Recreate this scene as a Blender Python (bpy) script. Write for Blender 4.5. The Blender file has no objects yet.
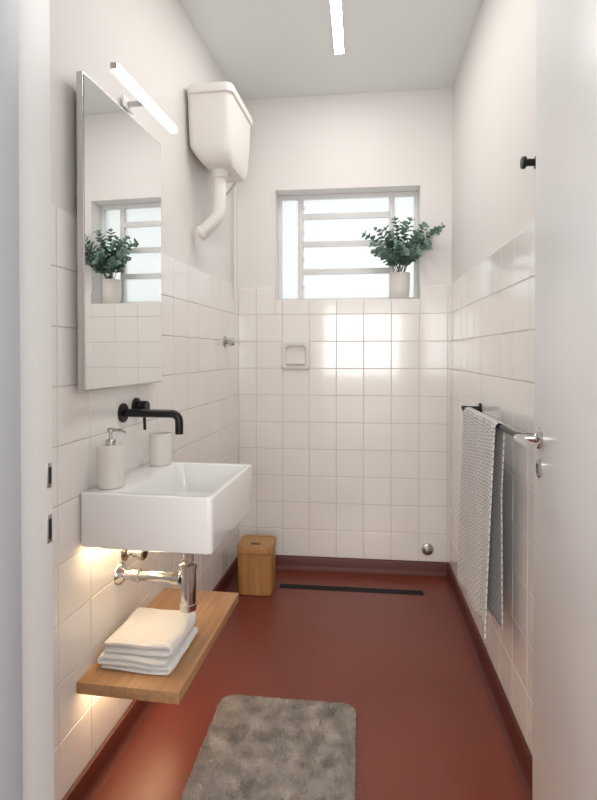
import bpy, bmesh, math, random
from mathutils import Vector, Matrix, noise
random.seed(7)
scene = bpy.context.scene

# ------------------------------------------------------------------ materials
def s2l(c):
    c = c/255.0
    return c/12.92 if c <= 0.04045 else ((c+0.055)/1.055)**2.4
def rgb(r, g, b): return (s2l(r), s2l(g), s2l(b), 1.0)

def mat(name, col, rough=0.5, metal=0.0, bump=None, var=None, coat=0.0, spec=0.5, sheen=0.0, emit=None):
    m = bpy.data.materials.new(name); m.use_nodes = True
    nt = m.node_tree; N = nt.nodes; L = nt.links
    b = N['Principled BSDF']
    b.inputs['Base Color'].default_value = col
    b.inputs['Roughness'].default_value = rough
    b.inputs['Metallic'].default_value = metal
    b.inputs['Specular IOR Level'].default_value = spec
    b.inputs['Coat Weight'].default_value = coat
    b.inputs['Coat Roughness'].default_value = 0.05
    b.inputs['Sheen Weight'].default_value = sheen
    if emit:
        b.inputs['Emission Color'].default_value = emit[0]
        b.inputs['Emission Strength'].default_value = emit[1]
    tc = N.new('ShaderNodeTexCoord')
    if var:   # (scale, color2, detail)
        n = N.new('ShaderNodeTexNoise'); n.inputs['Scale'].default_value = var[0]
        n.inputs['Detail'].default_value = var[2] if len(var) > 2 else 4
        L.new(tc.outputs['Object'], n.inputs['Vector'])
        r = N.new('ShaderNodeValToRGB')
        r.color_ramp.elements[0].position = 0.35; r.color_ramp.elements[0].color = col
        r.color_ramp.elements[1].position = 0.65; r.color_ramp.elements[1].color = var[1]
        L.new(n.outputs['Fac'], r.inputs['Fac']); L.new(r.outputs['Color'], b.inputs['Base Color'])
    if bump:  # (scale, strength, distance)
        n = N.new('ShaderNodeTexNoise'); n.inputs['Scale'].default_value = bump[0]
        n.inputs['Detail'].default_value = 5
        L.new(tc.outputs['Object'], n.inputs['Vector'])
        bp = N.new('ShaderNodeBump'); bp.inputs['Strength'].default_value = bump[1]
        bp.inputs['Distance'].default_value = bump[2]
        L.new(n.outputs['Fac'], bp.inputs['Height']); L.new(bp.outputs['Normal'], b.inputs['Normal'])
    return m

def wood_mat(name, c1, c2, axis_scale, rough=0.45):
    m = bpy.data.materials.new(name); m.use_nodes = True
    nt = m.node_tree; N = nt.nodes; L = nt.links
    b = N['Principled BSDF']; b.inputs['Roughness'].default_value = rough
    tc = N.new('ShaderNodeTexCoord'); mp = N.new('ShaderNodeMapping')
    mp.inputs['Scale'].default_value = axis_scale
    L.new(tc.outputs['Object'], mp.inputs['Vector'])
    n = N.new('ShaderNodeTexNoise'); n.inputs['Scale'].default_value = 1.0
    n.inputs['Detail'].default_value = 6; n.inputs['Distortion'].default_value = 0.4
    L.new(mp.outputs['Vector'], n.inputs['Vector'])
    r = N.new('ShaderNodeValToRGB')
    r.color_ramp.elements[0].position = 0.3; r.color_ramp.elements[0].color = c1
    r.color_ramp.elements[1].position = 0.7; r.color_ramp.elements[1].color = c2
    L.new(n.outputs['Fac'], r.inputs['Fac']); L.new(r.outputs['Color'], b.inputs['Base Color'])
    bp = N.new('ShaderNodeBump'); bp.inputs['Strength'].default_value = 0.15; bp.inputs['Distance'].default_value = 0.001
    L.new(n.outputs['Fac'], bp.inputs['Height']); L.new(bp.outputs['Normal'], b.inputs['Normal'])
    return m

M_plaster = mat('plaster_white', rgb(234, 231, 228), 0.6, bump=(9, 0.12, 0.01))
M_ceil = mat('ceiling_paint', rgb(240, 243, 244), 0.8)
M_tile = mat('glazed_tile', rgb(241, 238, 234), 0.12, bump=(7, 0.10, 0.006), coat=0.2)
M_grout = mat('grout', rgb(208, 200, 191), 0.9)
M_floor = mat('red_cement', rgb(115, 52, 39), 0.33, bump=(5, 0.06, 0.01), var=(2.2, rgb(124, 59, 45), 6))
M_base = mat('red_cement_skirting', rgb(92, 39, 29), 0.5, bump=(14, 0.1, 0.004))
M_white = mat('white_lacquer', rgb(238, 238, 238), 0.35, bump=(3, 0.03, 0.01))
M_jamb = mat('jamb_paint', rgb(218, 217, 215), 0.4)
M_jamb2 = mat('jamb_stop_grey', rgb(172, 175, 177), 0.4)  # greyer tone than the jamb, used on the stop strips
M_ceramic = mat('white_ceramic', rgb(242, 241, 239), 0.08, coat=0.5)
M_plastic = mat('cistern_plastic', rgb(232, 229, 224), 0.28)
M_matte_cer = mat('matte_stoneware', rgb(226, 222, 216), 0.45)
M_black = mat('black_metal', rgb(20, 20, 21), 0.35, metal=0.3)
M_blackp = mat('black_slot', rgb(10, 10, 10), 0.5)
M_chrome = mat('chrome', (0.58, 0.57, 0.56, 1), 0.1, metal=1.0)
M_steel = mat('brushed_steel', (0.55, 0.54, 0.52, 1), 0.28, metal=1.0)
M_mirror = mat('mirror_silver', (0.87, 0.88, 0.875, 1), 0.0, metal=1.0)
M_alu = mat('mirror_edge_alu', (0.6, 0.6, 0.6, 1), 0.25, metal=1.0)
M_shelf = wood_mat('oak_shelf', rgb(170, 126, 86), rgb(190, 148, 108), (60, 4, 60))
M_bin = wood_mat('bamboo', rgb(166, 117, 66), rgb(188, 142, 88), (50, 50, 3))
M_towelw = mat('white_terry', rgb(242, 241, 239), 0.95, bump=(260, 0.6, 0.004), sheen=0.3)
M_leaf = mat('eucalyptus_leaf', rgb(82, 112, 98), 0.55, var=(14, rgb(130, 158, 143), 2))
M_stem = mat('eucalyptus_stem', rgb(104, 92, 66), 0.7)
M_soil = mat('potting_soil', rgb(60, 45, 35), 0.95)
M_winframe = mat('window_paint', rgb(224, 224, 225), 0.4)
M_led = mat('led_diffuser', (1, 1, 1, 1), 0.5, emit=((1.0, 0.97, 0.94, 1), 54))
M_led2 = mat('mirror_led_diffuser', (1, 1, 1, 1), 0.5, emit=((1.0, 0.97, 0.92, 1), 3.6))
M_warm = mat('warm_led', (1, 1, 1, 1), 0.5, emit=((1.0, 0.72, 0.42, 1), 28))
M_warm2 = mat('warm_led_low', (1, 1, 1, 1), 0.5, emit=((1.0, 0.72, 0.42, 1), 30))

# frosted glass
M_glass = bpy.data.materials.new('frosted_glass'); M_glass.use_nodes = True
nt = M_glass.node_tree; nt.nodes.clear()
o = nt.nodes.new('ShaderNodeOutputMaterial'); mx = nt.nodes.new('ShaderNodeMixShader')
tr = nt.nodes.new('ShaderNodeBsdfTransparent'); tr.inputs[0].default_value = (0.86, 0.88, 0.88, 1)
tl = nt.nodes.new('ShaderNodeBsdfTranslucent'); tl.inputs[0].default_value = (0.86, 0.88, 0.88, 1)
mx.inputs[0].default_value = 0.35
nt.links.new(tr.outputs[0], mx.inputs[1]); nt.links.new(tl.outputs[0], mx.inputs[2]); nt.links.new(mx.outputs[0], o.inputs[0])

# bath mat pile
M_mat = mat('grey_pile', rgb(170, 161, 153), 0.95, var=(26, rgb(196, 187, 179), 5), sheen=0.3)

# waffle towel (grid weave from UV)
M_waffle = bpy.data.materials.new('waffle_towel'); M_waffle.use_nodes = True
nt = M_waffle.node_tree; N = nt.nodes; L = nt.links; b = N['Principled BSDF']
b.inputs['Roughness'].default_value = 0.95; b.inputs['Sheen Weight'].default_value = 0.2
uv = N.new('ShaderNodeUVMap'); uv.uv_map = 'UVMap'
br = N.new('ShaderNodeTexBrick'); br.offset = 0.5
br.inputs['Scale'].default_value = 1.0
br.inputs['Brick Width'].default_value = 0.024; br.inputs['Row Height'].default_value = 0.0115
br.inputs['Mortar Size'].default_value = 0.0028; br.inputs['Mortar Smooth'].default_value = 0.5
br.inputs['Color1'].default_value = rgb(166, 164, 163); br.inputs['Color2'].default_value = rgb(178, 176, 174)
br.inputs['Mortar'].default_value = rgb(222, 219, 216)
L.new(uv.outputs[0], br.inputs['Vector']); L.new(br.outputs['Color'], b.inputs['Base Color'])
bp = N.new('ShaderNodeBump'); bp.inputs['Strength'].default_value = 0.5; bp.inputs['Distance'].default_value = 0.002
L.new(br.outputs['Fac'], bp.inputs['Height']); L.new(bp.outputs['Normal'], b.inputs['Normal'])

# ------------------------------------------------------------------ geometry kit
I4 = Matrix.Identity(4)
class Obj:
    def __init__(s, name, frame=I4):
        s.name = name; s.frame = frame; s.v = []; s.f = []; s.mi = []; s.mats = []
    def midx(s, m):
        if m not in s.mats: s.mats.append(m)
        return s.mats.index(m)
    def add(s, vs, fs, m):
        k = len(s.v); i = s.midx(m)
        s.v += [Vector(p) for p in vs]
        for f in fs:
            s.f.append([k+j for j in f]); s.mi.append(i)
    def box(s, lo, hi, m, bev=0.0, seg=2):
        lo = Vector(lo); hi = Vector(hi)
        bm = bmesh.new(); bmesh.ops.create_cube(bm, size=1)
        for v in bm.verts:
            v.co = Vector([(lo[i]+hi[i])/2 + v.co[i]*(hi[i]-lo[i]) for i in range(3)])
        if bev > 0:
            bmesh.ops.bevel(bm, geom=bm.edges[:], offset=bev, segments=seg, profile=0.5, affect='EDGES')
        bm.verts.index_update()
        s.add([v.co.copy() for v in bm.verts], [[v.index for v in f.verts] for f in bm.faces], m); bm.free()
    def loft(s, loops, m, cap0=True, cap1=True):
        n = len(loops[0]); vs = []; fs = []
        for l in loops: vs += l
        for i in range(len(loops)-1):
            for j in range(n):
                k = (j+1) % n
                fs.append([i*n+j, i*n+k, (i+1)*n+k, (i+1)*n+j])
        if cap0: fs.append(list(range(n))[::-1])
        if cap1: fs.append([(len(loops)-1)*n+j for j in range(n)])
        s.add(vs, fs, m)
    def lathe(s, c, prof, m, n=32, axis=Vector((0, 0, 1)), cap0=True, cap1=True):
        """prof: list of (radius, height along axis)"""
        c = Vector(c); axis = Vector(axis).normalized()
        q = axis.to_track_quat('Z', 'Y')
        loops = []
        for r, h in prof:
            loops.append([c + q @ Vector((r*math.cos(2*math.pi*i/n), r*math.sin(2*math.pi*i/n), h)) for i in range(n)])
        s.loft(loops, m, cap0, cap1)
    def cyl(s, a, b, r, m, n=24, ch=0.0):
        a = Vector(a); b = Vector(b); h = (b-a).length
        ch = ch or min(r*0.15, h*0.2)
        s.lathe(a, [(r-ch, 0), (r, ch), (r, h-ch), (r-ch, h)], m, n, b-a)
    def tube(s, pts, r, m, fillet=0.0, n=16, seg=8):
        pts = [Vector(p) for p in pts]; path = [pts[0]]
        for i in range(1, len(pts)-1):
            p = pts[i]; a = (pts[i-1]-p); c = (pts[i+1]-p)
            d = min(fillet, a.length*0.49, c.length*0.49)
            if d <= 1e-5: path.append(p); continue
            A = p + a.normalized()*d; C = p + c.normalized()*d
            for k in range(seg+1):
                t = k/seg; path.append(A*(1-t)**2 + p*2*t*(1-t) + C*t*t)
        path.append(pts[-1])
        rs = r if isinstance(r, (list, tuple)) else None
        loops = []; nrm = None
        for i, p in enumerate(path):
            t = (path[min(i+1, len(path)-1)] - path[max(i-1, 0)]).normalized()
            if nrm is None: nrm = t.orthogonal().normalized()
            else: nrm = (nrm - t*nrm.dot(t)).normalized()
            bn = t.cross(nrm)
            rr_ = rs[0] + (rs[1]-rs[0])*i/(len(path)-1) if rs else r
            loops.append([p + nrm*rr_*math.cos(2*math.pi*k/n) + bn*rr_*math.sin(2*math.pi*k/n) for k in range(n)])
        s.loft(loops, m)
    def finish(s, smooth=35, recalc=True):
        lo = Vector([min(v[i] for v in s.v) for i in range(3)]); hi = Vector([max(v[i] for v in s.v) for i in range(3)])
        c = (lo+hi)/2
        me = bpy.data.meshes.new(s.name)
        me.from_pydata([tuple(v-c) for v in s.v], [], s.f)
        for m in s.mats: me.materials.append(m)
        me.polygons.foreach_set('material_index', s.mi)
        me.update()
        if recalc:
            bm = bmesh.new(); bm.from_mesh(me); bmesh.ops.recalc_face_normals(bm, faces=bm.faces[:]); bm.to_mesh(me); bm.free()
        if smooth:
            me.polygons.foreach_set('use_smooth', [True]*len(me.polygons))
            me.set_sharp_from_angle(angle=math.radians(smooth))
        ob = bpy.data.objects.new(s.name, me); scene.collection.objects.link(ob)
        ob.matrix_world = s.frame @ Matrix.Translation(c)
        return ob

def rr(cx, cy, w, h, r, z, n=6):
    pts = []
    for (sx, sy, a0) in ((1, 1, 0), (-1, 1, 90), (-1, -1, 180), (1, -1, 270)):
        for k in range(n+1):
            a = math.radians(a0 + 90*k/n)
            pts.append(Vector((cx+sx*(w/2-r)+r*math.cos(a), cy+sy*(h/2-r)+r*math.sin(a), z)))
    return pts

# ------------------------------------------------------------------ room dims
YB = 2.95; XR = 0.482; ZC = 2.63; TT = 0.008
TILE0 = 0.07; TILETOP = 1.57; YF = 0.615
P0 = Vector((-0.678, YB, 0))
LW = Matrix.Translation(P0) @ Matrix.Rotation(-math.atan(0.0424), 4, 'Z')   # local x = off wall, y = -t, z
GR = 0.0060     # grout depth in front of the plaster

def tiles(ob, P, us, vs, T=TT, clip=None):
    """P(u,v,h) -> point; us, vs: joint coordinates"""
    g = 0.0012
    for i in range(len(us)-1):
        for j in range(len(vs)-1):
            u0, u1, v0, v1 = us[i], us[i+1], vs[j], vs[j+1]
            if clip:
                r = clip(u0, u1, v0, v1)
                if r is None: continue
                u0, u1, v0, v1 = r
            if u1-u0 < 0.006 or v1-v0 < 0.006: continue
            u0 += g; u1 -= g; v0 += g; v1 -= g
            e = 0.0020
            t1 = random.uniform(-.0003, .0003); t2 = random.uniform(-.0003, .0003)
            vv = []
            for (h, ins) in ((0.001, 0), (T-0.0014, 0), (T-0.0004, e*0.4), (T, e)):
                for (a, bb, sa, sb) in ((u0, v0, 1, 1), (u1, v0, -1, 1), (u1, v1, -1, -1), (u0, v1, 1, -1)):
                    hh = h + (t1*sa + t2*sb if h > 0.002 else 0)
                    vv.append(P(a+sa*ins, bb+sb*ins, hh))
            fs = []
            for k in range(3):
                for q in range(4):
                    w = (q+1) % 4
                    fs.append([k*4+q, k*4+w, (k+1)*4+w, (k+1)*4+q])
            fs.append([12, 13, 14, 15])
            ob.add(vv, fs, M_tile)
rows = [TILE0 + 0.15*k for k in range(11)]

# floor & ceiling
f = Obj('floor'); f.box((-1.0, 0.47, -0.1), (0.69, 3.15, 0), M_floor); f.finish(0)
f = Obj('hallway_floor'); f.box((-1.6, -2.0, -0.1), (1.4, 0.469, 0), M_floor); f.finish(0)
f = Obj('ceiling'); f.box((-1.0, 0.47, ZC), (0.69, 3.15, ZC+0.1), M_ceil); f.finish(0)

# wall back with window opening and a pocket for the recessed soap dish
WX0, WX1, WZ0, WZ1 = -0.473, 0.324, 1.50, 2.115
PX0, PX1, PZ0, PZ1 = -0.412, -0.298, 1.137, 1.249
w = Obj('wall_back'); yb = YB+TT
w.box((-0.9, yb, 0), (WX0, 3.15, ZC), M_plaster)
w.box((WX1, yb, 0), (0.69, 3.15, ZC), M_plaster)
w.box((WX0, yb, WZ1), (WX1, 3.15, ZC), M_plaster)
for (ya, yz, m_, top) in ((yb, 3.15, M_plaster, WZ0-0.005), (yb-GR, yb, M_grout, WZ0-0.006)):
    w.box((WX0, ya, 0), (WX1, yz, PZ0), m_)
    w.box((WX0, ya, PZ1), (WX1, yz, top), m_)
    w.box((WX0, ya, PZ0), (PX0, yz, PZ1), m_)
    w.box((PX1, ya, PZ0), (WX1, yz, PZ1), m_)
w.box((WX0, YB+0.001, WZ0-0.006), (WX1, 3.10, WZ0), M_tile)
w.box((-0.70, yb-GR, 0.0), (WX0, yb, TILETOP-0.002), M_grout)
w.box((WX1, yb-GR, 0.0), (0.49, yb, TILETOP-0.002), M_grout)
def clipb(u0, u1, v0, v1):
    if u0 >= WX0-1e-6 and u1 <= WX1+0.01 and v1 > WZ0: v1 = WZ0-0.002
    if v0 >= v1: return None
    return (u0, u1, v0, v1)
SD = (-0.43, -0.28, 1.12, 1.27)
def clip_main(u0, u1, v0, v1):
    if abs(u0-SD[0]) < 1e-4 and abs(v0-SD[2]) < 1e-3: return None
    return clipb(u0, u1, v0, v1)
Pb = lambda u, v, h: Vector((u, yb-h, v))
us_low = [-0.680, -0.58] + [-0.43+0.15*k for k in range(0, 7)] + [0.485]
tiles(w, Pb, us_low, rows[:-1], clip=clip_main)
tiles(w, Pb, [-0.680, -0.58, WX0, -0.43, -0.28, -0.13, 0.02, 0.17, WX1, 0.47, 0.485], rows[-2:], clip=clipb)
w.finish(0, recalc=True)

# wall right
w = Obj('wall_right'); xr = XR+TT
w.box((xr, 0.47, 0), (0.69, 3.15, ZC), M_plaster)
w.box((xr-GR, YF, 0), (xr, YB, TILETOP-0.002), M_grout)
vs_ = [YB-0.15*k for k in range(0, 16)][::-1]
tiles(w, lambda u, v, h: Vector((xr-h, u, v)), vs_, rows)
w.finish(0)

# wall left (slightly skewed, as in the photo)
w = Obj('wall_left', LW)
w.box((-0.2, -2.45, 0), (-TT, 0.2, ZC), M_plaster)
w.box((-TT, -2.36, 0), (-TT+GR, 0.0, TILETOP-0.002), M_grout)
vs_ = [-0.05-0.15*k for k in range(0, 17)][::-1]+[0.0]
vs_ = [v for v in vs_ if v > -2.40]
tiles(w, lambda u, v, h: Vector((-TT+h, u, v)), vs_, rows)
w.finish(0)

# wall front with doorway
DX0, DX1, DZ = -0.375, 0.40, 2.12
w = Obj('wall_front')
w.box((-1.0, 0.47, 0), (DX0-0.035, YF-0.01, ZC), M_plaster)
w.box((DX1+0.035, 0.47, 0), (0.69, YF-0.01, ZC), M_plaster)
w.box((DX0-0.035, 0.47, DZ+0.035), (DX1+0.035, YF-0.01, ZC), M_plaster)
w.finish(0)
# door frame trim
t = Obj('trim_door_frame')
for (a, b_) in ((DX0-0.034, DX0), (DX1, DX1+0.034)):
    t.box((a, 0.465, 0.001), (b_, YF, DZ+0.034), M_jamb, 0.002)
t.box((DX0, 0.465, DZ), (DX1, YF, DZ+0.034), M_jamb, 0.002)
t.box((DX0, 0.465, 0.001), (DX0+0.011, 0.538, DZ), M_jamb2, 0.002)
t.box((DX0, 0.538, 0.001), (DX0+0.006, 0.542, DZ), M_steel)
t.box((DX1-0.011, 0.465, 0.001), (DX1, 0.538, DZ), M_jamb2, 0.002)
# latch strike plates
t.box((DX0-0.001, 0.602, 1.040), (DX0+0.0010, 0.611, 1.070), M_steel, 0.0004)
t.box((DX0, 0.604, 1.045), (DX0+0.0014, 0.610, 1.065), M_blackp)
t.box((DX0-0.001, 0.602, 0.973), (DX0+0.0010, 0.611, 1.007), M_steel, 0.0004)
t.box((DX0, 0.604, 0.978), (DX0+0.0014, 0.610, 1.002), M_blackp)
t.finish(30)

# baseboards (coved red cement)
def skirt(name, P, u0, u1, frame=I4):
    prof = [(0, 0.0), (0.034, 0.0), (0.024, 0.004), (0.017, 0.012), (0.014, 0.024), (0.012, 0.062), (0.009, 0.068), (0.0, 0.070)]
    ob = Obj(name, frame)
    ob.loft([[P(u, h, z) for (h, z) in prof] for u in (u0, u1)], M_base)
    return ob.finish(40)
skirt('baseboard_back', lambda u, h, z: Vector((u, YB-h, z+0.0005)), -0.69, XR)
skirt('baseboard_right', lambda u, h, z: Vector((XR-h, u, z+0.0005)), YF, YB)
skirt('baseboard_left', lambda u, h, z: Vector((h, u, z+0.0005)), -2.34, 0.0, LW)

# ------------------------------------------------------------------ window
w = Obj('window_1'); y0, y1 = 3.062, 3.095
fw = 0.022
w.box((WX0, y0, WZ0), (WX0+fw, y1, WZ1), M_winframe, 0.002)
w.box((WX1-fw, y0, WZ0), (WX1, y1, WZ1), M_winframe, 0.002)
w.box((WX0+fw, y0, WZ0), (WX1-fw, y1, WZ0+0.02), M_winframe, 0.002)
w.box((WX0+fw, y0, WZ1-0.024), (WX1-fw, y1, WZ1), M_winframe, 0.002)
MX0, MX1 = -0.341, 0.1785
for x in (MX0, MX1):
    w.box((x-0.014, y0-0.004, WZ0+0.02), (x+0.014, y1, WZ1-0.024), M_winframe, 0.002)
for z in (1.672, 1.830, 1.988):
    w.box((MX0+0.014, y0-0.008, z-0.012), (MX1-0.014, y1-0.006, z+0.016), M_winframe, 0.002)
    w.box((MX0+0.014, y0-0.016, z-0.018), (MX1-0.014, y0-0.004, z-0.012), M_winframe, 0.001)
for zz in (1.583, 1.741, 1.899, 2.04):
    w.box((MX0+0.014, y0+0.001, zz-0.010), (MX0+0.022, y0+0.010, zz+0.010), M_winframe, 0.001)
w.box((WX0+0.004, 3.076, WZ0+0.004), (WX1-0.004, 3.079, WZ1-0.004), M_glass)
w.finish(30)

# ------------------------------------------------------------------ door leaf
a = math.atan2(0.778, 0.035)
DM = Matrix.Translation((DX1, YF+0.003, 0)) @ Matrix.Rotation(a, 4, 'Z')
d = Obj('door_1', DM)
d.box((0.003, -0.035, 0.008), (0.779, 0, 2.11), M_white, 0.002)
hx = 0.728; hz = 0.998
d.lathe((hx, 0, hz), [(0.026, 0), (0.026, 0.006), (0.023, 0.009), (0.012, 0.010), (0.0095, 0.014), (0.0095, 0.045)], M_chrome, 32, (0, 1, 0))
d.tube([(hx, 0.044, hz), (hx, 0.052, hz), (hx-0.03, 0.055, hz), (hx-0.115, 0.052, hz-0.002)], 0.0095, M_chrome, 0.012)
d.loft([rr(hx, -(hz-0.072), 0.030, 0.048, 0.0149, 0, 8), rr(hx, -(hz-0.072), 0.030, 0.048, 0.0149, 0.004, 8), rr(hx, -(hz-0.072), 0.024, 0.042, 0.0119, 0.006, 8)], M_chrome)
k = len(d.v)-3*36
for i in range(k, len(d.v)):
    p = d.v[i]; d.v[i] = Vector((p.x, p.z, -p.y))
d.box((hx-0.0025, 0.0055, hz-0.085), (hx+0.0025, 0.0068, hz-0.064), M_blackp)
d.lathe((hx, 0.0055, hz-0.066), [(0.005, 0), (0.005, 0.0015)], M_blackp, 16, (0, 1, 0))
for z in (0.25, 1.06, 1.9):
    d.cyl((-0.0005, 0.006, z-0.04), (-0.0005, 0.006, z+0.04), 0.006, M_steel)
d.finish(35)

# ------------------------------------------------------------------ sink
SY0, SY1, SD_, ST, SB = -1.611, -1.174, 0.370, 0.831, 0.684
s = Obj('wall_mounted_sink', LW)
cx, cy, W, H = SD_/2+0.0005, (SY0+SY1)/2, SD_-0.001, SY1-SY0
bx0, bx1 = 0.118, 0.350; by0, by1 = SY0+0.022, SY1-0.022
bcx, bcy, bw, bh = (bx0+bx1)/2, (by0+by1)/2, bx1-bx0, by1-by0
R = 0.014
loops = [rr(cx, cy, W-0.012, H-0.012, R, SB), rr(cx, cy, W-0.003, H-0.003, R, SB+0.003), rr(cx, cy, W, H, R, SB+0.008),
         rr(cx, cy, W, H, R, ST-0.005), rr(cx, cy, W-0.002, H-0.002, R, ST-0.0015), rr(cx, cy, W-0.007, H-0.007, R, ST),
         rr(bcx, bcy, bw+0.006, bh+0.006, 0.02, ST), rr(bcx, bcy, bw+0.001, bh+0.001, 0.02, ST-0.0015), rr(bcx, bcy, bw-0.002, bh-0.002, 0.02, ST-0.006),
         rr(bcx, bcy, bw-0.012, bh-0.012, 0.024, ST-0.07), rr(bcx, bcy, bw-0.024, bh-0.024, 0.03, ST-0.092), rr(bcx, bcy, bw-0.06, bh-0.06, 0.03, ST-0.102),
         rr(bcx, bcy, 0.05, 0.05, 0.0249, ST-0.106)]
s.loft(loops, M_ceramic)
s.lathe((bcx, bcy, ST-0.1065), [(0.030, 0), (0.030, 0.003), (0.026, 0.0045), (0.01, 0.005)], M_chrome, 28)
s.finish(32)
l = Obj('under_sink_led_strip', LW)
l.box((0.034, SY0+0.03, SB-0.010), (0.050, SY1-0.03, SB-0.0005), M_warm); l.finish(0)

# faucet
fc = Obj('wall_mounted_faucet', LW)
ty = -1.365; tz = 1.018
fc.lathe((0, ty, tz), [(0.030, 0.0), (0.030, 0.006), (0.028, 0.008), (0.013, 0.009)], M_black, 32, (1, 0, 0))
fc.tube([(0.002, ty, tz), (0.186, ty, tz), (0.186, ty, tz-0.062)], 0.0125, M_black, 0.028, 20)
hy = -1.275; hz2 = 1.028
fc.lathe((0, hy, hz2), [(0.030, 0.0), (0.030, 0.006), (0.028, 0.008), (0.020, 0.009), (0.020, 0.040), (0.018, 0.042)], M_black, 32, (1, 0, 0))
fc.tube([(0.030, hy, hz2), (0.030, hy+0.0, hz2-0.02), (0.032, hy, hz2-0.075)], 0.005, M_black, 0.004, 12)
fc.finish(35)

# bottle trap
tp = Obj('chrome_bottle_trap', LW)
ox, oy = 0.222, -1.388
tp.lathe((ox, oy, 0.427), [(0.012, -0.004), (0.020, 0), (0.025, 0.004), (0.0255, 0.022), (0.024, 0.024), (0.024, 0.028), (0.0235, 0.125), (0.026, 0.127), (0.026, 0.142), (0.018, 0.146),
                          (0.0165, 0.148), (0.0165, 0.215), (0.021, 0.217), (0.021, 0.238), (0.026, 0.24), (0.028, 0.2565)], M_chrome, 32)
tp.cyl((ox-0.022, oy, 0.523), (ox-0.050, oy, 0.523), 0.021, M_chrome)
tp.cyl((ox-0.04, oy, 0.523), (0.004, oy, 0.523), 0.0155, M_chrome)
tp.lathe((0, oy, 0.523), [(0.034, 0), (0.032, 0.006), (0.022, 0.014), (0.0175, 0.02)], M_chrome, 32, (1, 0, 0))
tp.cyl((0.045, oy, 0.523), (0.07, oy, 0.523), 0.0195, M_chrome)
tp.finish(35)

# angle valve with hose
av = Obj('angle_stop_valve', LW)
vy = -1.35; vz = 0.578
av.lathe((0, vy, vz), [(0.029, 0), (0.028, 0.004), (0.018, 0.010), (0.012, 0.012), (0.012, 0.03)], M_chrome, 28, (1, 0, 0))
av.lathe((0.03, vy, vz), [(0.015, 0), (0.017, 0.002), (0.017, 0.018), (0.022, 0.02), (0.023, 0.034), (0.018, 0.038)], M_chrome, 20, (1, 0, 0))
av.cyl((0.030, vy, vz), (0.030, vy, vz+0.035), 0.010, M_chrome)
av.tube([(0.030, vy, vz+0.03), (0.030, vy, vz+0.07), (0.065, vy-0.005, SB-0.002)], 0.006, M_steel, 0.02)
av.finish(35)

# soap dispenser
sd = Obj('soap_dispenser', LW)
sx, sy = 0.053, -1.536
sd.lathe((sx, sy, ST+0.0003), [(0.033, 0), (0.036, 0.003), (0.0365, 0.03), (0.0365, 0.110), (0.0345, 0.116), (0.014, 0.1175)], M_matte_cer, 40)
sd.lathe((sx, sy, ST+0.117), [(0.014, 0), (0.014, 0.014), (0.012, 0.016), (0.005, 0.017), (0.005, 0.036), (0.010, 0.037), (0.010, 0.045), (0.007, 0.047)], M_steel, 24)
sd.tube([(sx, sy, ST+0.158), (sx+0.036, sy+0.004, ST+0.158), (sx+0.042, sy+0.004, ST+0.152)], 0.0038, M_steel, 0.004, 10)
sd.finish(35)

# tumbler
cp = Obj('toothbrush_tumbler', LW)
tx2, ty2 = 0.065, -1.228
cp.lathe((tx2, ty2, ST+0.0003), [(0.034, 0), (0.037, 0.003), (0.0375, 0.02), (0.0375, 0.104), (0.0365, 0.106), (0.035, 0.105), (0.034, 0.02), (0.03, 0.008)], M_matte_cer, 40)
cp.finish(35)

# mirror
m = Obj('wall_mirror', LW)
my0, my1, mz0, mz1 = -1.640, -1.150, 1.104, 1.932
m.box((0.0005, my0+0.03, mz0+0.03), (0.02, my1-0.03, mz1-0.03), M_white)
m.box((0.018, my0, mz0), (0.036, my1, mz1), M_alu, 0.0008)
m.box((0.0355, my0+0.004, mz0+0.004), (0.038, my1-0.004, mz1-0.004), M_mirror)
m.finish(30)

# mirror light
ml = Obj('mirror_light_bar', LW)
bz = 1.990
ml.box((0.062, -1.548, bz-0.008), (0.082, -1.125, bz+0.0105), M_steel, 0.001)
ml.box((0.063, -1.547, bz-0.0125), (0.0815, -1.126, bz-0.008), M_led2, 0.001)
ml.box((0.082, -1.547, bz-0.0115), (0.0855, -1.126, bz+0.0085), M_led2, 0.001)
ml.box((0.0005, -1.335, bz-0.003), (0.063, -1.315, bz+0.007), M_steel, 0.001)
ml.box((0.0, -1.36, bz-0.015), (0.006, -1.29, bz+0.018), M_white, 0.001)
ml.finish(30)

# cistern
c = Obj('high_level_toilet_cistern', LW)
def cl(x0, x1, y0_, y1_, z, r): return rr((x0+x1)/2, (y0_+y1_)/2, x1-x0, y1_-y0_, r, z, 8)
c.loft([cl(0.085, 0.155, -0.73, -0.56, 1.986, 0.025), cl(0.070, 0.174, -0.765, -0.525, 1.991, 0.035), cl(0.045, 0.180, -0.785, -0.505, 2.006, 0.035),
        cl(0.018, 0.183, -0.800, -0.49, 2.042, 0.03), cl(0.004, 0.185, -0.805, -0.485, 2.066, 0.03), cl(0.002, 0.190, -0.814, -0.474, 2.16, 0.03),
        cl(0.002, 0.192, -0.822, -0.470, 2.262, 0.03)], M_plastic)
c.loft([cl(0.002, 0.194, -0.824, -0.468, 2.262, 0.03), cl(0.002, 0.200, -0.831, -0.461, 2.266, 0.033), cl(0.002, 0.201, -0.832, -0.460, 2.288, 0.033),
        cl(0.002, 0.196, -0.826, -0.466, 2.302, 0.033), cl(0.010, 0.175, -0.80, -0.49, 2.312, 0.03), cl(0.03, 0.15, -0.75, -0.53, 2.315, 0.03)], M_plastic)
# flush pipe
c.cyl((0.108, -0.70, 1.950), (0.108, -0.70, 2.000), 0.036, M_plastic)
c.tube([(0.108, -0.70, 1.985), (0.108, -0.705, 1.80), (0.070, -0.715, 1.750), (0.020, -0.72, 1.712)], 0.028, M_plastic, 0.05, 24)
c.cyl((0.024, -0.719, 1.715), (0.040, -0.717, 1.726), 0.033, M_plastic)
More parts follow.
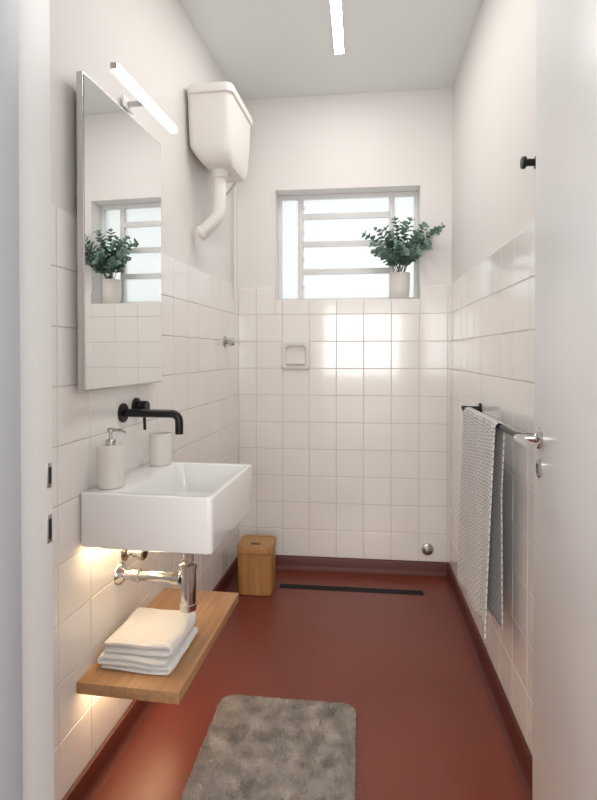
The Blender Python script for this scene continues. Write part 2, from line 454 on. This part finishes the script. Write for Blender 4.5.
# inlet / lever
c.tube([(0.10, -0.475, 2.06), (0.10, -0.44, 2.06), (0.10, -0.42, 2.02)], 0.009, M_plastic, 0.02)
c.tube([(0.10, -0.42, 2.025), (0.05, -0.39, 1.98), (0.010, -0.39, 1.98)], 0.007, M_plastic, 0.02)
c.finish(40)

# white conduit near the back corner
p = Obj('water_supply_pipe', LW)
p.tube([(0.010, -0.12, 2.625), (0.010, -0.12, 1.575), (0.012, -0.12, 1.50)], 0.007, M_plastic, 0.01)
p.finish(40)

# wall valve
v = Obj('chrome_shower_tap', LW)
v.lathe((0, -0.268, 1.262), [(0.030, 0), (0.029, 0.005), (0.016, 0.012), (0.012, 0.014), (0.012, 0.020), (0.019, 0.022), (0.021, 0.028), (0.021, 0.044), (0.016, 0.050), (0.004, 0.052)], M_chrome, 28, (1, 0, 0))
v.finish(35)

# ------------------------------------------------------------------ shelf + towels
SHZ = 0.331
s = Obj('wooden_wall_shelf', LW)
s.box((0.0003, -1.625, SHZ-0.031), (0.286, -1.045, SHZ), M_shelf, 0.0015)
s.finish(30)
l = Obj('under_shelf_led_strip', LW)
l.box((0.036, -1.58, SHZ-0.041), (0.052, -1.10, SHZ-0.0315), M_warm2); l.finish(0)

def folded(ob, x0, x1, y0_, y1_, z0, layers, th, seed):
    """cloth folded back and forth: ribbon zig-zag in x-z, extruded along y"""
    path = []
    r = th*0.5
    for k in range(layers):
        z = z0 + th*0.5 + k*th
        xs = [x0+r+(x1-x0-2*r)*i/14 for i in range(15)]
        if k % 2: xs = xs[::-1]
        for x in xs: path.append((x, z))
        if k < layers-1:
            sgn = 1 if k % 2 == 0 else -1; xe = xs[-1]
            for q in range(1, 6):
                an = -math.pi/2 + math.pi*q/6
                path.append((xe+sgn*math.cos(an)*r*1.5, z+r+math.sin(an)*r))
    n = 22; hth = th*0.46
    loops = []
    for j in range(n+1):
        y = y0_ + (y1_-y0_)*j/n
        edge = min(j, n-j)
        hh = hth*(0.45 if edge == 0 else (0.85 if edge == 1 else 1))
        up = []; dn = []
        for i, (x, z) in enumerate(path):
            a_ = Vector(path[max(i-1, 0)]); c_ = Vector(path[min(i+1, len(path)-1)])
            tg = (c_-a_).normalized(); nn = Vector((-tg.y, tg.x))
            nz = noise.noise(Vector((x*16+seed, y*13, z*5)))*0.0055*min(1, (z-z0)/th*0.7)
            yy = y + noise.noise(Vector((x*9+seed, z*60, 3.3)))*0.008*(1 if j > n/2 else -1)
            hx_ = noise.noise(Vector((y*14, z*50+seed, 1)))*0.005
            k_ = hh*(0.5 if i in (0, len(path)-1) else 1)
            up.append(Vector((x+nn.x*k_+hx_, yy, z+nn.y*k_+nz))); dn.append(Vector((x-nn.x*k_+hx_, yy, z-nn.y*k_+nz)))
        loops.append(up+dn[::-1])
    ob.loft(loops, M_towelw)
t = Obj('folded_towels', LW)
folded(t, 0.030, 0.232, -1.563, -1.340, SHZ+0.0008, 3, 0.0120, 1.0)
folded(t, 0.030, 0.226, -1.550, -1.342, SHZ+0.0375, 2, 0.0190, 5.0)
t.finish(70)

# ------------------------------------------------------------------ waste bin
b_ = Obj('wooden_waste_bin')
bx, by = -0.522, 2.672
b_.loft([rr(bx, by, 0.164, 0.164, 0.03, 0.001, 8), rr(bx, by, 0.172, 0.172, 0.034, 0.004, 8), rr(bx, by, 0.176, 0.176, 0.035, 0.206, 8), rr(bx, by, 0.170, 0.170, 0.032, 0.207, 8)], M_bin)
b_.loft([rr(bx, by, 0.172, 0.172, 0.033, 0.2085, 8), rr(bx, by, 0.182, 0.182, 0.037, 0.2095, 8), rr(bx, by, 0.182, 0.182, 0.037, 0.240, 8), rr(bx, by, 0.178, 0.178, 0.036, 0.244, 8),
         rr(bx, by, 0.160, 0.160, 0.03, 0.244, 8), rr(bx, by, 0.156, 0.156, 0.028, 0.240, 8)], M_bin)
b_.loft([rr(bx, by-0.03, 0.05, 0.018, 0.0089, 0.2403, 8), rr(bx, by-0.03, 0.05, 0.018, 0.0089, 0.2410, 8)], M_blackp)
b_.box((bx-0.082, by-0.082, 0.2065), (bx+0.082, by+0.082, 0.209), M_blackp)
b_.finish(35)

# linear drain
dr = Obj('linear_floor_drain')
dr.box((-0.412, 2.690, 0.0003), (0.318, 2.740, 0.002), M_black, 0.0005)
for k in range(5):
    y = 2.695+0.0085*k
    dr.box((-0.408, y, 0.002), (0.314, y+0.004, 0.0032), M_blackp)
dr.finish(30)

# ------------------------------------------------------------------ bath mat
bm_ = Obj('bath_mat')
mx0, mx1, my0_, my1_ = -0.474, -0.012, 1.05, 1.802
mcx, mcy, mw, mh = (mx0+mx1)/2, (my0_+my1_)/2, mx1-mx0, my1_-my0_
bm_.loft([rr(mcx, mcy, mw-0.01, mh-0.01, 0.048, 0.0005, 8), rr(mcx, mcy, mw-0.006, mh-0.006, 0.05, 0.010, 8), rr(mcx, mcy, mw-0.02, mh-0.02, 0.045, 0.012, 8)], M_mat)
def edge_d(x, y, r=0.05):
    dx = abs(x-mcx)-(mw/2-r); dy = abs(y-mcy)-(mh/2-r)
    if dx > 0 and dy > 0: return r-math.hypot(dx, dy)
    return r-max(dx, dy)
vs = []; fs = []
cnt = 0
while cnt < 60000:
    x = random.uniform(mx0, mx1); y = random.uniform(my0_, my1_)
    ed = edge_d(x, y)
    if ed < 0: continue
    cnt += 1
    ef = min(1, ed/0.03)
    nx = noise.noise(Vector((x*17, y*17, 0.0))); ny = noise.noise(Vector((x*17, y*17, 9.0)))
    h = 0.010 + 0.0025*noise.noise(Vector((x*34, y*34, 4)))
    lean = Vector((nx*0.012*ef+random.uniform(-.003, .003)*(0.4+.6*ef), ny*0.012*ef+random.uniform(-.003, .003)*(0.4+.6*ef), 0))
    an = random.uniform(0, math.pi); wv = Vector((math.cos(an), math.sin(an), 0))*0.0015
    p = Vector((x, y, 0.009)); k = len(vs)
    vs += [p-wv, p+wv, p+wv*0.8+lean*0.6+Vector((0, 0, h*0.7)), p-wv*0.8+lean*0.6+Vector((0, 0, h*0.7)), p+lean+Vector((0, 0, h))]
    fs += [[k, k+1, k+2, k+3], [k+3, k+2, k+4]]
bm_.add(vs, fs, M_mat)
bm_.finish(0, recalc=False)

# ------------------------------------------------------------------ towel rail + towel + hook
tr_ = Obj('towel_rail')
BX, BZ = 0.420, 0.982
tr_.tube([(BX, 1.43, BZ), (BX, 2.25, BZ)], 0.0080, M_black, 0, 16)
for y in (1.47, 2.205):
    tr_.cyl((XR-0.0005, y, BZ), (BX-0.012, y, BZ), 0.0095, M_black)
    tr_.lathe((XR, y, BZ), [(0.022, 0), (0.022, 0.006), (0.020, 0.008)], M_black, 28, (-1, 0, 0))
    tr_.cyl((BX, y-0.014, BZ), (BX, y+0.014, BZ), 0.0115, M_black)
tr_.finish(35)

tw_v = []; tw_f = []; tw_uv = []
ny_, TY0, TY1 = 60, 1.66, 2.12
frontL, backL = 0.655, 0.63
path = []
nf = 44
for i in range(nf): path.append(('f', frontL*(1-i/(nf-1))))
for q in range(1, 8): path.append(('a', math.pi*q/8))
for i in range(nf): path.append(('b', backL*i/(nf-1)))
R_ = 0.0125
rowsN = []
for (kind, val) in path:
    row = []
    for j in range(ny_+1):
        u = j/ny_
        if kind == 'f':
            s_ = val/frontL
            amp = 0.004+0.013*s_
            x = BX - R_ - 0.010*s_ - amp*(0.5+0.5*math.sin(2*math.pi*(2.1*u+0.15)+0.7*s_)) - 0.003*math.sin(2*math.pi*5.3*u+2*s_)
            z = BZ - val + 0.008*math.sin(u*5)*s_
            y = TY0+(TY1-TY0)*u + 0.012*s_*math.sin(2*math.pi*2.1*u) + (u-0.5)*0.02*s_ + 0.012*s_
        elif kind == 'a':
            x = BX - R_*math.cos(val) - 0.002*(1-val/math.pi)*(1+math.sin(2*math.pi*(2.1*u+.15))); z = BZ + R_*math.sin(val); y = TY0+(TY1-TY0)*u
        else:
            s_ = val/backL
            x = BX + R_ + 0.006*s_*math.sin(2*math.pi*1.7*u+1.0)
            z = BZ - val; y = TY0+(TY1-TY0)*u + (u-0.5)*0.01*s_ + 0.040*min(1, s_*3)*(1-u)
        row.append(Vector((x, y, z)))
    rowsN.append(row)
vlen = 0
for i, row in enumerate(rowsN):
    if i: vlen += (rowsN[i][0]-rowsN[i-1][0]).length
    for j, p in enumerate(row):
        tw_v.append(p); tw_uv.append(((TY1-TY0)*j/ny_*1.05, vlen))
for i in range(len(rowsN)-1):
    for j in range(ny_):
        a0 = i*(ny_+1)+j
        tw_f.append([a0, a0+1, a0+ny_+2, a0+ny_+1])
tw = Obj('hanging_hand_towel'); tw.add(tw_v, tw_f, M_waffle)
to = tw.finish(80, recalc=False)
uvl = to.data.uv_layers.new(name='UVMap')
for lp in to.data.loops: uvl.data[lp.index].uv = tw_uv[lp.vertex_index]
so = to.modifiers.new('thickness', 'SOLIDIFY'); so.thickness = 0.004; so.offset = 0

h = Obj('wall_hook')
h.lathe((XR+TT, 1.555, 1.735), [(0.018, 0), (0.018, 0.006), (0.010, 0.007), (0.010, 0.032), (0.017, 0.033), (0.017, 0.041), (0.015, 0.043)], M_black, 28, (-1, 0, 0))
h.finish(35)

# soap dish (recessed ceramic)
sdh = Obj('ceramic_soap_dish')
scx, scz = -0.355, 1.193
def q(w_, h_, r, y, dz=0):
    return [Vector((p.x, y, p.y)) for p in rr(scx, scz+dz, w_, h_, r, 0, 6)]
sdh.loft([q(0.158, 0.158, 0.008, YB+0.0015), q(0.158, 0.158, 0.012, YB-0.007), q(0.150, 0.150, 0.016, YB-0.015), q(0.136, 0.136, 0.018, YB-0.017),
          q(0.112, 0.106, 0.022, YB-0.012), q(0.104, 0.098, 0.024, YB+0.002), q(0.098, 0.090, 0.026, YB+0.028), q(0.070, 0.062, 0.026, YB+0.034)], M_matte_cer)
sdh.loft([[Vector((scx+sx_*0.050, yy, zz)) for (yy, zz) in ((YB+0.02, scz-0.054), (YB-0.020, scz-0.054), (YB-0.028, scz-0.048), (YB-0.028, scz-0.040), (YB-0.024, scz-0.037), (YB-0.019, scz-0.042), (YB+0.02, scz-0.044))] for sx_ in (-1, 1)], M_matte_cer)
sdh.finish(40)

# small wall cap (clean-out)
cc = Obj('chrome_wall_cap')
cc.lathe((0.366, YB, 0.138), [(0.033, 0), (0.033, 0.004), (0.029, 0.010), (0.018, 0.014), (0.012, 0.020), (0.003, 0.021)], M_steel, 28, (0, -1, 0))
cc.finish(35)

# ------------------------------------------------------------------ ceiling light (slim linear fixture, diffuser on its underside)
c = Obj('linear_ceiling_light')
c.box((-0.122, 1.30, ZC-0.008), (-0.076, 2.548, ZC-0.0002), M_white, 0.001)
c.add([(-0.120, 1.302, ZC-0.0083), (-0.078, 1.302, ZC-0.0083), (-0.078, 2.546, ZC-0.0083), (-0.120, 2.546, ZC-0.0083)], [[3, 2, 1, 0]], M_led)
c.finish(30, recalc=False)

# ------------------------------------------------------------------ plant
pl = Obj('potted_eucalyptus')
px_, py_, pz_ = 0.217, 3.000, WZ0+0.0005
pl.lathe((px_, py_, pz_), [(0.046, 0), (0.050, 0.003), (0.055, 0.06), (0.057, 0.140), (0.056, 0.146), (0.053, 0.146), (0.051, 0.125)], M_matte_cer, 40, cap1=False)
pl.lathe((px_, py_, pz_), [(0.0515, 0.120), (0.0515, 0.128)], M_soil, 32)
def leaf(c0, d_, nrm, L_, W_):
    d_ = d_.normalized(); sd_ = d_.cross(nrm).normalized(); nn = sd_.cross(d_).normalized()
    k = []; n = 10
    for i in range(n):
        an = 2*math.pi*i/n
        lx = (1-math.cos(an))/2*L_; ly = math.sin(an)*W_*0.5*(1.0+0.15*math.cos(an))
        k.append(c0 + d_*lx + sd_*ly + nn*(abs(ly)*0.35 - (lx/L_)**2*L_*0.15))
    mid = [c0 + d_*L_*0.3, c0 + d_*L_*0.7 - nn*L_*0.07]
    vs = k+mid; fs = []
    for i in range(n):
        j = (i+1) % n
        if i in (n//2-1, n//2, n//2-2, n//2+1): c1 = n+1
        else: c1 = n
        fs.append([i, j, c1])
    fs.append([n, n//2-2, n+1]); fs.append([n, n+1, n//2+2])
    pl.add(vs, fs, M_leaf)
ends = [(.03, 2.94, 1.85), (.07, 2.90, 1.79), (.09, 2.95, 1.88), (.14, 2.93, 1.87), (.19, 2.95, 1.925), (.23, 2.90, 1.89), (.27, 2.95, 1.92), (.31, 2.88, 1.82),
        (.34, 2.91, 1.88), (.39, 2.87, 1.84), (.425, 2.86, 1.86), (.30, 2.86, 1.74), (.12, 2.88, 1.73), (.20, 2.86, 1.78), (.16, 2.97, 1.80), (.28, 2.97, 1.82), (.36, 2.88, 1.77),
        (.08, 2.93, 1.75), (.24, 2.88, 1.74)]
for e in ends:
    e = Vector(e); b0 = Vector((px_+random.uniform(-.02, .02), py_+random.uniform(-.02, .01), pz_+0.12))
    mid = b0*0.5+e*0.5 + Vector((-(e.x-px_)*0.25, 0.0, 0.05))
    pts = []
    for k in range(13):
        t = k/12; pts.append(b0*(1-t)**2 + mid*2*t*(1-t) + e*t*t)
    pl.tube(pts, [0.0022, 0.0009], M_stem, 0, 6)
    for k in range(4, 13):
        tg = (pts[k]-pts[k-1]).normalized()
        L_ = 0.046*(1-0.40*(k-4)/9)*random.uniform(.85, 1.15)
        base = tg.orthogonal().normalized()
        base.rotate(Matrix.Rotation(random.uniform(0, 6.28), 3, tg))
        for sg in (1, -1):
            dd = (base*sg + tg*0.55 + Vector((0, -0.15, 0.05))).normalized()
            if pts[k].y + dd.y*L_ > 3.02: dd.y = -abs(dd.y)
            if pts[k].x + dd.x*L_ > 0.455: dd.x = -abs(dd.x)
            leaf(pts[k], dd, (tg + Vector((random.uniform(-.5, .5), random.uniform(-.9, -.1), random.uniform(-.2, .5)))).normalized(), L_, L_*0.88)
    leaf(pts[-1], (pts[-1]-pts[-2]), Vector((0.1, -1, 0.3)), 0.022, 0.014)
pl.finish(60, recalc=False)

# ------------------------------------------------------------------ light & world
wd = bpy.data.worlds.new('World'); scene.world = wd; wd.use_nodes = True
bg = wd.node_tree.nodes['Background']
bg.inputs[0].default_value = (1.0, 0.995, 0.985, 1); bg.inputs[1].default_value = 1.38

la = bpy.data.lights.new('hall_fill_light', 'AREA'); la.shape = 'RECTANGLE'; la.size = 1.2; la.size_y = 0.9  # unseen area light added behind the camera to brighten the room
la.energy = 34; la.color = (1.0, 0.985, 0.965)
lo = bpy.data.objects.new('hall_fill_light', la); scene.collection.objects.link(lo)
lo.location = (0.0, -1.3, 1.35)
lo.rotation_euler = (Vector((0.0, 2.6, 2.2))-Vector(lo.location)).to_track_quat('-Z', 'Y').to_euler()

# ------------------------------------------------------------------ camera
cam = bpy.data.cameras.new('Camera'); co = bpy.data.objects.new('Camera', cam); scene.collection.objects.link(co)
cam.sensor_fit = 'VERTICAL'; cam.sensor_height = 36; cam.sensor_width = 36*597/800
cam.lens = 533/800*36
cam.shift_y = -40.0/800
cam.clip_start = 0.02
co.location = (0, 0, 1.203)
co.rotation_euler = (math.radians(89.3), 0, math.radians(6.58))
scene.camera = co
scene.view_settings.view_transform = 'Standard'
scene.view_settings.look = 'None'
scene.view_settings.exposure = 0.04
